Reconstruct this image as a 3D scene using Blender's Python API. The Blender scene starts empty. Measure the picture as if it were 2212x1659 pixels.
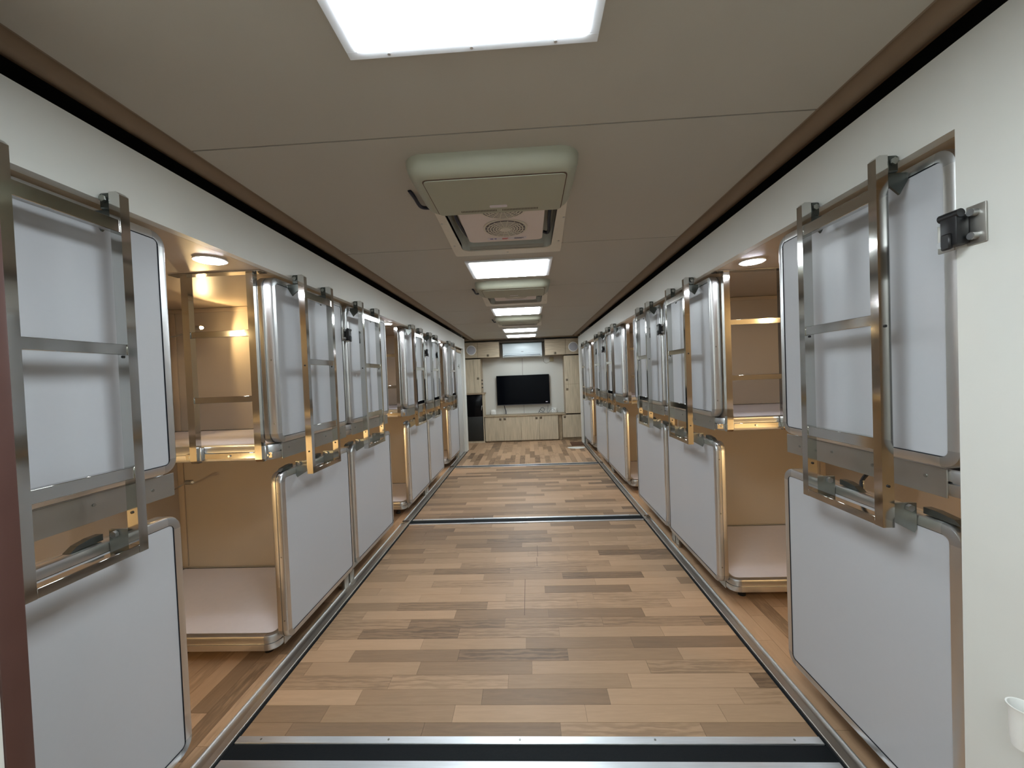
import bpy, bmesh, math, random
from mathutils import Vector, Matrix
random.seed(7)
C = bpy.context.scene.collection
sc = bpy.context.scene
PI = math.pi

# ------------------------------------------------------------------ camera
W_, H_ = 2212, 1659
FPX = 831.0
CAMZ = 1.40
def setup_camera():
    cam = bpy.data.cameras.new('camera'); o = bpy.data.objects.new('camera', cam); C.objects.link(o)
    cam.sensor_fit = 'HORIZONTAL'; cam.sensor_width = 36; cam.lens = 36 * FPX / W_
    cam.clip_start = 0.02; cam.clip_end = 60
    r = math.radians(2.2)
    Y = Vector((35.0, -17.5, FPX)).normalized()            # the corridor's axis seen from the camera (right, down, forward)
    X = Vector((math.cos(r), -math.sin(r), 0)); X.z = -(X.dot(Y)) / Y.z; X.normalize()
    Z = X.cross(Y)
    if Z.y > 0: Z = -Z
    M = Matrix((X, Y, Z))                                   # world = M @ (right, down, forward)
    right = M @ Vector((1, 0, 0)); up = M @ Vector((0, -1, 0)); back = M @ Vector((0, 0, -1))
    R = Matrix((right, up, back)).transposed().to_4x4()
    o.matrix_world = Matrix.Translation((0, 0, CAMZ)) @ R
    sc.camera = o
setup_camera()
sc.view_settings.view_transform = 'Standard'; sc.view_settings.look = 'None'
sc.view_settings.exposure = 0.0; sc.view_settings.gamma = 1.0; sc.view_settings.use_curve_mapping = False
w = bpy.data.worlds.new('world'); sc.world = w; w.use_nodes = True
w.node_tree.nodes['Background'].inputs[0].default_value = (0.55, 0.6, 0.7, 1)
w.node_tree.nodes['Background'].inputs[1].default_value = 0.02
LED_POWER = 24.0         # the ceiling light panels
DOWN_POWER = 130.0       # the round downlights over the passages
WARM_POWER = 11.0        # the reading lamps inside the bunks (W)
WARM = (1.0, 0.70, 0.33)

# ------------------------------------------------------------------ materials
MATS = {}
def srgb(r, g, b):
    f = lambda c: (c/255/12.92) if c/255 <= .04045 else ((c/255+.055)/1.055)**2.4
    return (f(r), f(g), f(b), 1)
def mat(name, col, rough=.5, metal=0, noise=None, bump=0, spec=.5, ns=40, emit=None, es=0, coat=0, stretch=None):
    if name in MATS: return MATS[name]
    m = bpy.data.materials.new(name); m.use_nodes = True; nt = m.node_tree; b = nt.nodes['Principled BSDF']
    b.inputs['Base Color'].default_value = col; b.inputs['Roughness'].default_value = rough
    b.inputs['Metallic'].default_value = metal; b.inputs['Specular IOR Level'].default_value = spec
    b.inputs['Coat Weight'].default_value = coat
    tc = nt.nodes.new('ShaderNodeTexCoord'); mp = nt.nodes.new('ShaderNodeMapping')
    nt.links.new(tc.outputs['Object'], mp.inputs[0])
    if stretch: mp.inputs['Scale'].default_value = stretch
    n = nt.nodes.new('ShaderNodeTexNoise'); n.inputs['Scale'].default_value = ns; n.inputs['Detail'].default_value = 4
    nt.links.new(mp.outputs[0], n.inputs['Vector'])
    if noise:
        mx = nt.nodes.new('ShaderNodeMix'); mx.data_type = 'RGBA'
        mx.inputs[6].default_value = tuple(c*(1-noise) for c in col[:3])+(1,)
        mx.inputs[7].default_value = tuple(min(1, c*(1+noise)) for c in col[:3])+(1,)
        nt.links.new(n.outputs['Fac'], mx.inputs[0]); nt.links.new(mx.outputs[2], b.inputs['Base Color'])
    mr = nt.nodes.new('ShaderNodeMapRange')
    mr.inputs['To Min'].default_value = max(.02, rough*.85); mr.inputs['To Max'].default_value = min(1, rough*1.15)
    nt.links.new(n.outputs['Fac'], mr.inputs['Value']); nt.links.new(mr.outputs[0], b.inputs['Roughness'])
    if bump:
        bp = nt.nodes.new('ShaderNodeBump'); bp.inputs['Strength'].default_value = bump; bp.inputs['Distance'].default_value = .002
        nt.links.new(n.outputs['Fac'], bp.inputs['Height']); nt.links.new(bp.outputs[0], b.inputs['Normal'])
    if emit:
        b.inputs['Emission Color'].default_value = emit; b.inputs['Emission Strength'].default_value = es
    MATS[name] = m; return m
WALLM = mat('wall_laminate', srgb(212, 212, 206), .42, noise=.03, ns=6, bump=.05)
CEILM = mat('ceiling_board', srgb(172, 167, 156), .55, noise=.03, ns=5, bump=.05)
BUNKCEIL = mat('bunk_ceiling_board', srgb(186, 170, 150), .4, noise=.03, ns=5)
SEAMM = mat('seam_brown', srgb(84, 60, 46), .7)
COVEM = mat('cornice_brown', srgb(122, 103, 82), .55, noise=.1, ns=8, stretch=(6, .6, 6))
POSTM = mat('door_jamb_brown', srgb(74, 48, 42), .45, noise=.12, ns=20)
PARTM = mat('partition_taupe', srgb(184, 172, 156), .6, noise=.03, ns=8)
PANM = mat('panel_face_grey', srgb(178, 180, 184), .34, noise=.015, ns=60, bump=.03)
BOARDM = mat('mattress_board_lilac', srgb(222, 216, 219), .5, noise=.04, ns=30, bump=.1)
ALU = mat('aluminium_profile', srgb(216, 216, 215), .32, 1, ns=2)
ALUC = mat('aluminium_corner_cast', srgb(192, 194, 195), .36, 1, ns=2)
ALUP = mat('aluminium_plate', srgb(176, 174, 168), .4, 1, noise=.08, ns=14)
STEEL = mat('polished_steel', srgb(198, 197, 193), .09, 1, ns=3)
STEELB = mat('brushed_steel', srgb(200, 194, 186), .42, 1, noise=.08, ns=30, stretch=(8, .5, 8))
STRIP = mat('threshold_aluminium', srgb(232, 236, 240), .42, 1, noise=.12, ns=16, stretch=(.6, 10, 10))
ZINC = mat('zinc_bracket', srgb(150, 152, 146), .34, 1, noise=.1, ns=50)
ZINCD = mat('dark_zinc_hook', srgb(92, 96, 92), .4, 1, noise=.1, ns=50)
BLACKP = mat('black_plastic', srgb(22, 22, 24), .4)
RUBBER = mat('black_rubber', srgb(14, 18, 21), .7, spec=.2, bump=.3, ns=120, noise=.3)
GROOVE = mat('dark_groove', srgb(40, 44, 52), .6)
WHITEP = mat('white_plastic', srgb(232, 232, 228), .35, noise=.02)
LEDM = mat('led_diffuser', (1, 1, 1, 1), .5, emit=(.86, .95, 1, 1), es=LED_POWER)
DOWNM = mat('downlight_lens', (1, 1, 1, 1), .5, emit=(.9, .93, 1, 1), es=DOWN_POWER)
BULBM = mat('warm_bulb', (1, 1, 1, 1), .5, emit=(1, .72, .36, 1), es=220)
LEDFR = mat('led_frame_white', srgb(225, 228, 232), .4)
ACM = mat('ac_cover_beige', srgb(160, 160, 142), .5, noise=.03, ns=20)
ACF = mat('ac_flange_white', srgb(206, 200, 186), .5, noise=.04, ns=20)
ACU = mat('ac_unit_pinkwhite', srgb(214, 203, 198), .5)
ACGREY = mat('ac_recess_grey', srgb(188, 192, 186), .6)
GRILLE = mat('grille_grey', srgb(92, 84, 86), .5)
LABELM = mat('printed_label', srgb(206, 200, 206), .5)
INK = mat('label_ink', srgb(80, 60, 140), .5)
CABLE = mat('black_cable', srgb(24, 30, 48), .5)
TVM = mat('tv_screen', srgb(3, 5, 10), .1, spec=.12)
FRIDGE = mat('fridge_black_glass', srgb(6, 6, 9), .15, spec=.15)
FRIDGE2 = mat('fridge_dark_grey', srgb(44, 44, 42), .4, spec=.2)
SPKM = mat('speaker_cloth', srgb(176, 176, 184), .7, ns=300, noise=.15)
SPLIT = mat('split_ac_white', srgb(212, 222, 226), .3)
ENDW = mat('end_wall_panel', srgb(196, 194, 186), .55, noise=.03, ns=90)
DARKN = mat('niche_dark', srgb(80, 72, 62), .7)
MATP = mat('mat_white', srgb(214, 212, 204), .8, noise=.15, ns=30)
MATB = mat('mat_brown', srgb(86, 56, 34), .9, noise=.15, ns=40)
DOORG = mat('door_grey', srgb(176, 178, 176), .45, noise=.03, ns=10)

def wood_cab(name, base, stretch):
    m = mat(name, base, .45)
    nt = m.node_tree; b = nt.nodes['Principled BSDF']
    tc = nt.nodes.new('ShaderNodeTexCoord'); mp = nt.nodes.new('ShaderNodeMapping'); mp.inputs['Scale'].default_value = stretch
    n = nt.nodes.new('ShaderNodeTexNoise'); n.inputs['Scale'].default_value = 5; n.inputs['Detail'].default_value = 6
    cr = nt.nodes.new('ShaderNodeValToRGB')
    cr.color_ramp.elements[0].position = .3; cr.color_ramp.elements[0].color = tuple(c*.78 for c in base[:3])+(1,)
    cr.color_ramp.elements[1].position = .7; cr.color_ramp.elements[1].color = tuple(min(1, c*1.12) for c in base[:3])+(1,)
    nt.links.new(tc.outputs['Object'], mp.inputs[0]); nt.links.new(mp.outputs[0], n.inputs['Vector'])
    nt.links.new(n.outputs['Fac'], cr.inputs[0]); nt.links.new(cr.outputs[0], b.inputs['Base Color'])
    return m
CABV = wood_cab('cabinet_laminate_vertical', srgb(190, 176, 152), (6, 1, .6))
CABH = wood_cab('cabinet_laminate_horizontal', srgb(184, 168, 144), (.8, 1, 8))
CABE = wood_cab('cabinet_edge', srgb(160, 142, 116), (4, 4, 4))

def plank_mat(name, along):
    """laminate plank: tone (r) and seed (g) come with each plank, the grain runs along the plank"""
    m = bpy.data.materials.new(name); m.use_nodes = True; nt = m.node_tree; b = nt.nodes['Principled BSDF']; L = nt.links.new
    at = nt.nodes.new('ShaderNodeAttribute'); at.attribute_name = 'tone'
    sp = nt.nodes.new('ShaderNodeSeparateColor'); L(at.outputs['Color'], sp.inputs[0])
    tc = nt.nodes.new('ShaderNodeTexCoord')
    sh = nt.nodes.new('ShaderNodeCombineXYZ'); mu = nt.nodes.new('ShaderNodeMath'); mu.operation = 'MULTIPLY'; mu.inputs[1].default_value = 37
    L(sp.outputs[1], mu.inputs[0]); L(mu.outputs[0], sh.inputs[2])
    ad = nt.nodes.new('ShaderNodeVectorMath'); ad.operation = 'ADD'; L(tc.outputs['Object'], ad.inputs[0]); L(sh.outputs[0], ad.inputs[1])
    mp = nt.nodes.new('ShaderNodeMapping'); mp.inputs['Scale'].default_value = (3, 34, 1) if along == 'x' else (34, 3, 1)
    L(ad.outputs[0], mp.inputs[0])
    fine = nt.nodes.new('ShaderNodeTexNoise'); fine.inputs['Scale'].default_value = 2.2; fine.inputs['Detail'].default_value = 7
    fine.inputs['Roughness'].default_value = .65; fine.inputs['Distortion'].default_value = .6; L(mp.outputs[0], fine.inputs['Vector'])
    mp2 = nt.nodes.new('ShaderNodeMapping'); mp2.inputs['Scale'].default_value = (2.0, 13, 1) if along == 'x' else (13, 2.0, 1)
    L(ad.outputs[0], mp2.inputs[0])
    wv = nt.nodes.new('ShaderNodeTexWave'); wv.wave_type = 'RINGS'; wv.inputs['Scale'].default_value = 1.3
    wv.inputs['Distortion'].default_value = 7; wv.inputs['Detail'].default_value = 5; wv.inputs['Detail Scale'].default_value = 3.2
    L(mp2.outputs[0], wv.inputs['Vector'])
    ms = nt.nodes.new('ShaderNodeTexNoise'); ms.inputs['Scale'].default_value = .9; L(mp2.outputs[0], ms.inputs['Vector'])
    ramp = nt.nodes.new('ShaderNodeValToRGB'); e = ramp.color_ramp.elements
    e[0].position = 0; e[0].color = srgb(104, 82, 62); e[1].position = 1; e[1].color = srgb(190, 156, 124)
    k = ramp.color_ramp.elements.new(.45); k.color = srgb(150, 121, 93)
    s1 = nt.nodes.new('ShaderNodeMath'); s1.operation = 'MULTIPLY_ADD'; s1.inputs[1].default_value = .38; L(fine.outputs['Fac'], s1.inputs[0]); L(sp.outputs[0], s1.inputs[2])
    s2 = nt.nodes.new('ShaderNodeMath'); s2.operation = 'MULTIPLY'; L(wv.outputs['Fac'], s2.inputs[0]); L(ms.outputs['Fac'], s2.inputs[1])
    s3 = nt.nodes.new('ShaderNodeMath'); s3.operation = 'MULTIPLY_ADD'; s3.inputs[1].default_value = -.5; gt = nt.nodes.new('ShaderNodeMath'); gt.operation = 'GREATER_THAN'; gt.inputs[1].default_value = .62; L(sp.outputs[1], gt.inputs[0])
    s2b = nt.nodes.new('ShaderNodeMath'); s2b.operation = 'MULTIPLY'; L(s2.outputs[0], s2b.inputs[0]); L(gt.outputs[0], s2b.inputs[1]); L(s2b.outputs[0], s3.inputs[0]); L(s1.outputs[0], s3.inputs[2])
    s4 = nt.nodes.new('ShaderNodeMath'); s4.operation = 'SUBTRACT'; s4.inputs[1].default_value = .04; L(s3.outputs[0], s4.inputs[0])
    L(s4.outputs[0], ramp.inputs[0]); L(ramp.outputs[0], b.inputs['Base Color'])
    b.inputs['Roughness'].default_value = .46; b.inputs['Specular IOR Level'].default_value = .45
    bp = nt.nodes.new('ShaderNodeBump'); bp.inputs['Strength'].default_value = .12; bp.inputs['Distance'].default_value = .001
    L(fine.outputs['Fac'], bp.inputs['Height']); L(bp.outputs[0], b.inputs['Normal'])
    return m
PLX = plank_mat('laminate_plank_across', 'x'); PLY = plank_mat('laminate_plank_along', 'y')

# ------------------------------------------------------------------ helpers
def obj(name, bm, m, parent=None, smooth=False):
    me = bpy.data.meshes.new(name)
    bmesh.ops.recalc_face_normals(bm, faces=bm.faces)
    if smooth:
        for f in bm.faces: f.smooth = True
    bm.to_mesh(me); bm.free(); me.materials.append(m)
    if smooth:
        try: me.set_sharp_from_angle(angle=math.radians(38))
        except Exception: pass
    o = bpy.data.objects.new(name, me); C.objects.link(o)
    if parent is not None: o.parent = parent
    return o
def addbox(bm, x0, x1, y0, y1, z0, z1, bev=0, seg=2):
    r = bmesh.ops.create_cube(bm, size=1); vs = r['verts']
    bmesh.ops.scale(bm, vec=(abs(x1-x0), abs(y1-y0), abs(z1-z0)), verts=vs)
    bmesh.ops.translate(bm, vec=((x0+x1)/2, (y0+y1)/2, (z0+z1)/2), verts=vs)
    if bev:
        es = {e for v in vs for e in v.link_edges}
        bmesh.ops.bevel(bm, geom=list(es), offset=bev, segments=seg, affect='EDGES', profile=.5)
def box(name, x0, x1, y0, y1, z0, z1, m, parent=None, bev=0, seg=2):
    bm = bmesh.new(); addbox(bm, x0, x1, y0, y1, z0, z1, bev, seg)
    return obj(name, bm, m, parent, smooth=bool(bev))
def addcyl(bm, c, r, d, axis='z', seg=20, r2=None):
    res = bmesh.ops.create_cone(bm, cap_ends=True, segments=seg, radius1=r, radius2=r if r2 is None else r2, depth=d)
    vs = res['verts']
    if axis == 'x': bmesh.ops.rotate(bm, matrix=Matrix.Rotation(PI/2, 3, 'Y'), verts=vs)
    if axis == 'y': bmesh.ops.rotate(bm, matrix=Matrix.Rotation(PI/2, 3, 'X'), verts=vs)
    bmesh.ops.translate(bm, vec=c, verts=vs); return vs
def cyl(name, c, r, d, m, parent=None, axis='z', seg=20, r2=None):
    bm = bmesh.new(); addcyl(bm, c, r, d, axis, seg, r2); return obj(name, bm, m, parent, smooth=True)
def addprism(bm, pts, fn, a, b):
    """closed outline pts (2-D) extruded from a to b; fn(u, v, d) gives the point"""
    va = [bm.verts.new(fn(u, v, a)) for u, v in pts]; vb = [bm.verts.new(fn(u, v, b)) for u, v in pts]
    bm.faces.new(va); bm.faces.new(vb[::-1]); n = len(pts)
    for i in range(n): bm.faces.new((va[i], vb[i], vb[(i+1) % n], va[(i+1) % n]))
def addtube(bm, pts, r, seg=8):
    pts = [Vector(p) for p in pts]; rings = []
    for i, p in enumerate(pts):
        t = (pts[min(i+1, len(pts)-1)] - pts[max(i-1, 0)]).normalized()
        a = Vector((0, 0, 1)) if abs(t.z) < .9 else Vector((1, 0, 0))
        u = t.cross(a).normalized(); v = t.cross(u)
        rings.append([bm.verts.new(p + r*(math.cos(2*PI*k/seg)*u + math.sin(2*PI*k/seg)*v)) for k in range(seg)])
    for A, B in zip(rings, rings[1:]):
        for k in range(seg): bm.faces.new((A[k], A[(k+1) % seg], B[(k+1) % seg], B[k]))
    bm.faces.new(rings[0]); bm.faces.new(rings[-1][::-1])
def curve(pts, n=8):
    """Catmull-Rom through pts"""
    P = [Vector(p) for p in pts]; P = [P[0]] + P + [P[-1]]; out = []
    for i in range(1, len(P)-2):
        for k in range(n):
            t = k/n
            out.append(.5*((2*P[i]) + (-P[i-1]+P[i+1])*t + (2*P[i-1]-5*P[i]+4*P[i+1]-P[i+2])*t*t + (-P[i-1]+3*P[i]-3*P[i+1]+P[i+2])*t**3))
    out.append(P[-2]); return out
def rrect(x0, x1, y0, y1, r, n=6):
    out = []
    for cx, cy, a in ((x1-r, y1-r, 0), (x0+r, y1-r, PI/2), (x0+r, y0+r, PI), (x1-r, y0+r, 3*PI/2)):
        for k in range(n+1):
            t = a + PI/2*k/n; out.append((cx+r*math.cos(t), cy+r*math.sin(t)))
    return out
def thing(name, loc, label, cat, group=None):
    o = bpy.data.objects.new(name, None); C.objects.link(o); o.location = loc; o.empty_display_size = .05
    o['label'] = label; o['category'] = cat
    if group: o['group'] = group
    return o
def tag(o, label, cat, group=None):
    o['label'] = label; o['category'] = cat
    if group: o['group'] = group
    return o
def struct(o): o['kind'] = 'structure'; return o
def sbox(name, *a, **k): return struct(box(name, *a, **k))

# ------------------------------------------------------------------ layout (metres)
WL, WR = -1.21, 1.05            # planes of the aisle walls
OL, OR = -2.47, 2.30            # outer walls behind the bunks
HDR = 1.955                     # underside of the header = bunk-bay ceiling
WTOP = 2.158; CEIL = 2.20
YN, YE = -1.3, 8.58             # back of the room behind the camera, end wall
LEND, REND = 7.42, 7.95         # where the aisle walls stop
FXL, FXR = -1.205, 1.035        # main floor between the rails
LB = [(.58, 1.30), (1.83, 2.58), (2.60, 3.36), (3.86, 4.62), (4.645, 5.42), (5.90, 6.68)]
RB = [(1.00, 1.70), (2.28, 3.11), (3.13, 3.98), (4.45, 5.43), (5.45, 6.35), (6.85, 7.74)]
LL = [.80, 1.96, 2.66, 3.90, 4.60, 5.735]      # near edge of each folding ladder
RL = [1.12, 2.44, 3.215, 4.56, 5.37, 6.745]

# ------------------------------------------------------------------ floor
fl = sbox('floor', OL-.05, OR+.05, YN, YE+.05, -.06, 0, mat('floor_slab', srgb(120, 96, 74), .6))
def plank_box(bm, layer, x0, x1, y0, y1, z1, tone, seed):
    g = .0006
    vs = [bm.verts.new(p) for p in ((x0+g, y0+g, .0), (x1-g, y0+g, .0), (x1-g, y1-g, .0), (x0+g, y1-g, .0),
                                    (x0+g, y0+g, z1), (x1-g, y0+g, z1), (x1-g, y1-g, z1), (x0+g, y1-g, z1))]
    for idx in ((0, 1, 5, 4), (1, 2, 6, 5), (2, 3, 7, 6), (3, 0, 4, 7), (4, 5, 6, 7)):
        f = bm.faces.new([vs[i] for i in idx])
        for l in f.loops: l[layer] = (tone, seed, 0, 1)
def lay(x0, x1, y0, y1, along, single, length=.55, width=.084, z1=.003, phase=0):
    """rows of planks; single=True makes each plank an object, else they are joined in one"""
    m = PLX if along == 'x' else PLY
    a0, a1, b0, b1 = (x0, x1, y0, y1) if along == 'x' else (y0, y1, x0, x1)
    rows = []; b = b0 - phase
    while b < b1 - 1e-4:
        rows.append((max(b, b0), min(b+width, b1))); b += width
    joined = None
    if not single: joined = bmesh.new(); jl = joined.loops.layers.float_color.new('tone')
    off = 0; prev = .5
    for r0, r1 in rows:
        if r1 - r0 < .004: continue
        off = (off + random.choice((.21, .30, .37, .44))) % length
        a = a0 - off
        while a < a1 - 1e-4:
            p0, p1 = max(a, a0), min(a+length, a1); a += length
            if p1 - p0 < .006: continue
            tone = random.choice((.08, .18, .32, .46, .52, .58, .64)) + random.uniform(-.04, .04); seed = random.random()
            q = (p0, p1, r0, r1) if along == 'x' else (r0, r1, p0, p1)
            zz = z1 + random.uniform(0, .0004)
            if single:
                bm = bmesh.new(); ly = bm.loops.layers.float_color.new('tone')
                plank_box(bm, ly, *q, zz, tone, seed); obj('plank', bm, m, fl)
            else: plank_box(joined, jl, *q, zz, tone, seed)
    if joined:
        o = obj('plank_field', joined, m, fl); o['kind'] = 'stuff'
lay(FXL, FXR, 1.46, 3.636, 'x', True, phase=.02)
lay(FXL, FXR, 3.775, 5.95, 'x', False)
lay(-1.45, 1.33, 6.06, YE, 'y', False)
lay(FXL, FXR, YN, 1.33, 'x', False)
XRL, XRR = -1.295, 1.11
for x0, x1, nm in ((OL, XRL, 'L'), (XRR, OR, 'R')):
    near = (LB[0][1]-.25, LB[1][0]+.55) if nm == 'L' else (RB[0][0]-.3, RB[1][0]+.5)
    xa, xb = (x1-.56, x1) if nm == 'L' else (x0, x0+.56)
    lay(xa, xb, near[0], near[1], 'y', True, length=.5)
    lay(x0, xa, near[0], near[1], 'y', False, length=.5) if nm == 'L' else lay(xb, x1, near[0], near[1], 'y', False, length=.5)
    lay(x0, x1, .3, near[0], 'y', False, length=.5)
    lay(x0, x1, near[1], (LEND if nm == 'L' else REND)-.03, 'y', False, length=.5)
for xs, ya, yb in ((.02, 2.95, 3.14), (-.075, 2.22, 2.62), (.012, 2.80, 2.93)):
    box('scuff_mark', xs-.0015, xs+.0015, ya, yb, .0034, .0038, mat('scuff', srgb(96, 72, 62), .7), fl)
# slide-out rails along both sides of the main floor
def rail(name, s, xin, xout, y1):
    """s = +1 right, -1 left: rubber seal, flat top, lower channel and thin lip"""
    o = struct(box(name, min(xin, xin+s*.011), max(xin, xin+s*.011), YN, y1, 0, .006, RUBBER))
    a, b = xin+s*.011, xin+s*.044
    bm = bmesh.new(); addbox(bm, min(a, b), max(a, b), YN, y1, 0, .016, .002, 1); obj('top_strip', bm, STEELB, o)
    bm = bmesh.new(); fn = lambda u, v, d: (u, d, v)
    addprism(bm, [(b, 0), (b, .013), (xout-s*.004, .003), (xout-s*.004, 0)], fn, YN, y1); obj('channel', bm, STEELB, o)
    bm = bmesh.new(); addbox(bm, min(xout-s*.004, xout), max(xout-s*.004, xout), YN, y1, 0, .011); obj('lip', bm, STRIP, o)
    return o
rail('trim_rail_left', -1, FXL, XRL, LEND); rail('trim_rail_right', 1, FXR, XRR, REND)
def threshold(name, y0, y1, ya, yb):
    """rubber channel between two aluminium strips, across the aisle"""
    o = struct(box(name, FXL, FXR, ya, yb, 0, .005, RUBBER))
    for p, q in ((y0, ya), (yb, y1)):
        b2 = bmesh.new(); addbox(b2, FXL+.002, FXR-.002, p, q, 0, .011, .002, 1); s_ = obj('metal_strip', b2, STRIP, o, smooth=True)
    for k in range(5):
        x = FXL+.1+k*(FXR-FXL-.2)/4
        bs = bmesh.new(); addcyl(bs, (x, (yb+y1)/2, .0115), .004, .002, seg=10); obj('screw', bs, ZINC, s_)
    return o
threshold('trim_1', 1.328, 1.458, 1.362, 1.427)
threshold('trim_2', 3.637, 3.774, 3.655, 3.748)
threshold('trim_3', 5.952, 6.058, 5.965, 6.035)
for s, x0, x1 in ((-1, XRL, FXL-.018), (1, FXR+.018, XRR)):
    for yy in (3.70, 6.0):
        t = struct(box('trim_rail_joint', x0+.004, x1-.004, yy-.03, yy+.03, .0155, .0185, STEEL, bev=.001))

# ------------------------------------------------------------------ ceiling
ce = sbox('ceiling', OL-.05, OR+.05, YN, YE+.05, CEIL+.16, CEIL+.24, mat('roof_board', srgb(70, 62, 54), .8))
ACS = [(1.365, 2.50), (3.20, 4.29), (5.08, 6.13)]       # each roof unit: near edge of cover, far edge of flange
HX0, HX1 = -.375, .170
HOLES = [(HX0, HX1, a+.26, b-.09) for a, b in ACS]
CX0, CX1 = -1.10, .935
seams = [YN, -.935, .165, 1.265, 2.365, 3.465, 4.565, 5.665, 6.765, 8.02]
def ceil_panel(y0, y1):
    g = .003
    bm = bmesh.new(); y0 += g; y1 -= g
    hs = [(h[0], h[1], max(h[2], y0), min(h[3], y1)) for h in HOLES if h[2] < y1 and h[3] > y0]
    if not hs: addbox(bm, CX0, CX1, y0, y1, CEIL, CEIL+.02)
    else:
        h = hs[0]
        addbox(bm, CX0, h[0], y0, y1, CEIL, CEIL+.02); addbox(bm, h[1], CX1, y0, y1, CEIL, CEIL+.02)
        if h[2] > y0: addbox(bm, h[0], h[1], y0, h[2], CEIL, CEIL+.02)
        if h[3] < y1: addbox(bm, h[0], h[1], h[3], y1, CEIL, CEIL+.02)
    obj('ceiling_panel', bm, CEILM, ce)
for a, b in zip(seams, seams[1:]): ceil_panel(a, b)
for s in seams[1:-1]:
    bm = bmesh.new()
    cut = [h for h in HOLES if h[2] < s < h[3]]
    if cut: addbox(bm, CX0, HX0, s-.004, s+.004, CEIL+.006, CEIL+.014); addbox(bm, HX1, CX1, s-.004, s+.004, CEIL+.006, CEIL+.014)
    else: addbox(bm, CX0, CX1, s-.004, s+.004, CEIL+.006, CEIL+.014)
    obj('seam_strip', bm, SEAMM, ce)
# brown cornices: a step, a rounded moulding, then a dark gap above the wall
def cornice(name, s, xc, xw):
    pts = [(xc, CEIL+.02), (xc, CEIL+.004), (xc+s*.012, CEIL+.004), (xc+s*.016, CEIL+.020)]
    n = 8; x0, x1 = xc+s*.016, xw+s*.010
    for k in range(n+1):
        t = k/n; pts.append((x0+(x1-x0)*t, CEIL+.020 - .034*math.sin(PI*min(1, t*1.15)*.78) + .012*t*t))
    pts += [(x1, CEIL+.12), (xc, CEIL+.12)]
    bm = bmesh.new(); addprism(bm, pts, lambda u, v, d: (u, d, v), YN, 8.0)
    return struct(obj(name, bm, COVEM, smooth=True))
cornice('trim_cornice_left', -1, CX0, WL); cornice('trim_cornice_right', 1, CX1, WR)
sbox('trim_cornice_end', WL-.25, WR+.28, 8.02, 8.14, CEIL-.012, CEIL+.05, COVEM, bev=.01)

# ------------------------------------------------------------------ walls
def side_wall(name, s, x, y_open0, y_open1, yend):
    t = .035; a, b = (x, x+s*t)
    bm = bmesh.new(); x0, x1 = min(a, b), max(a, b)
    if y_open0 > YN: addbox(bm, x0, x1, YN, y_open0, 0, WTOP)
    addbox(bm, x0, x1, y_open0, y_open1, HDR, WTOP); addbox(bm, x0, x1, y_open1, yend, 0, WTOP)
    return struct(obj(name, bm, WALLM))
side_wall('wall_left', -1, WL, .50, 7.24, LEND); side_wall('wall_right', 1, WR, .985, 7.78, REND)
# near left: thicker white wall that ends in a brown jamb beside the camera
sbox('wall_near_left', WL+.002, -1.0, YN, .660, 0, WTOP, WALLM)
jb = sbox('trim_door_jamb', WL+.002, -.996, .6605, .702, 0, WTOP, POSTM, bev=.004)
sbox('wall_back', OL, OR, YN-.05, YN, 0, CEIL+.2, WALLM)
sbox('wall_outer_left', OL-.04, OL, .3, LEND, 0, HDR+.03, PARTM)
sbox('wall_outer_right', OR, OR+.04, .3, REND, 0, HDR+.03, PARTM)
sbox('wall_bay_front_left', OL, WL-.036, .44, .48, 0, HDR, PARTM)
sbox('wall_bay_front_right', WR+.036, OR, .90, .94, 0, HDR, PARTM)
# ceilings of the two slide-outs
for s, x0, x1, y1 in (('left', OL, WL-.036, LEND), ('right', WR+.036, OR, REND)):
    sbox('ceiling_bay_'+s, x0, x1, .3, y1, HDR, HDR+.03, BUNKCEIL)
# partitions between the bunks of a pair
def partition(name, x0, x1, y, side):
    o = sbox(name, x0, x1, y-.009, y+.009, 0, HDR-.001, PARTM)
    xo = x0 if side == 'left' else x1
    for z0, z1, nm in ((HDR-.03, HDR-.002, 'head_trim'),):
        box(nm, x0, x1, y-.018, y-.0095, z0, z1, BUNKCEIL, o, bev=.002)
    a, b = (x0, x0+.04) if side == 'left' else (x1-.04, x1)
    box('corner_trim', a, b, y-.02, y-.0095, .16, HDR-.03, BUNKCEIL, o, bev=.003)
for y in (2.59, 4.632): partition('wall_partition_left', OL, WL-.13, y, 'left')
for y in (3.12, 5.44): partition('wall_partition_right', WR+.13, OR, y, 'right')
sbox('wall_partition_end_left', OL, WL-.06, 6.70, 6.73, 0, HDR-.001, PARTM)
sbox('wall_partition_end_right', WR+.06, OR, 7.765, 7.79, 0, HDR-.001, PARTM)
# grey door in the last part of the left wall
d1 = sbox('door_1', WL-.075, WL-.045, 6.76, 7.20, .02, 1.87, DOORG, bev=.003)
box('door_frame', WL-.08, WL-.036, 7.205, 7.238, .0, 1.93, WALLM, d1, bev=.003)
box('door_head', WL-.08, WL-.036, 6.74, 7.205, 1.875, 1.93, CABE, d1, bev=.003)
bm = bmesh.new(); addcyl(bm, (WL-.035, 6.86, 1.62), .006, .03, 'x', 10); addbox(bm, WL-.025, WL-.017, 6.853, 6.867, 1.58, 1.66, .002, 1); obj('door_hook', bm, ZINC, d1)
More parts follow.
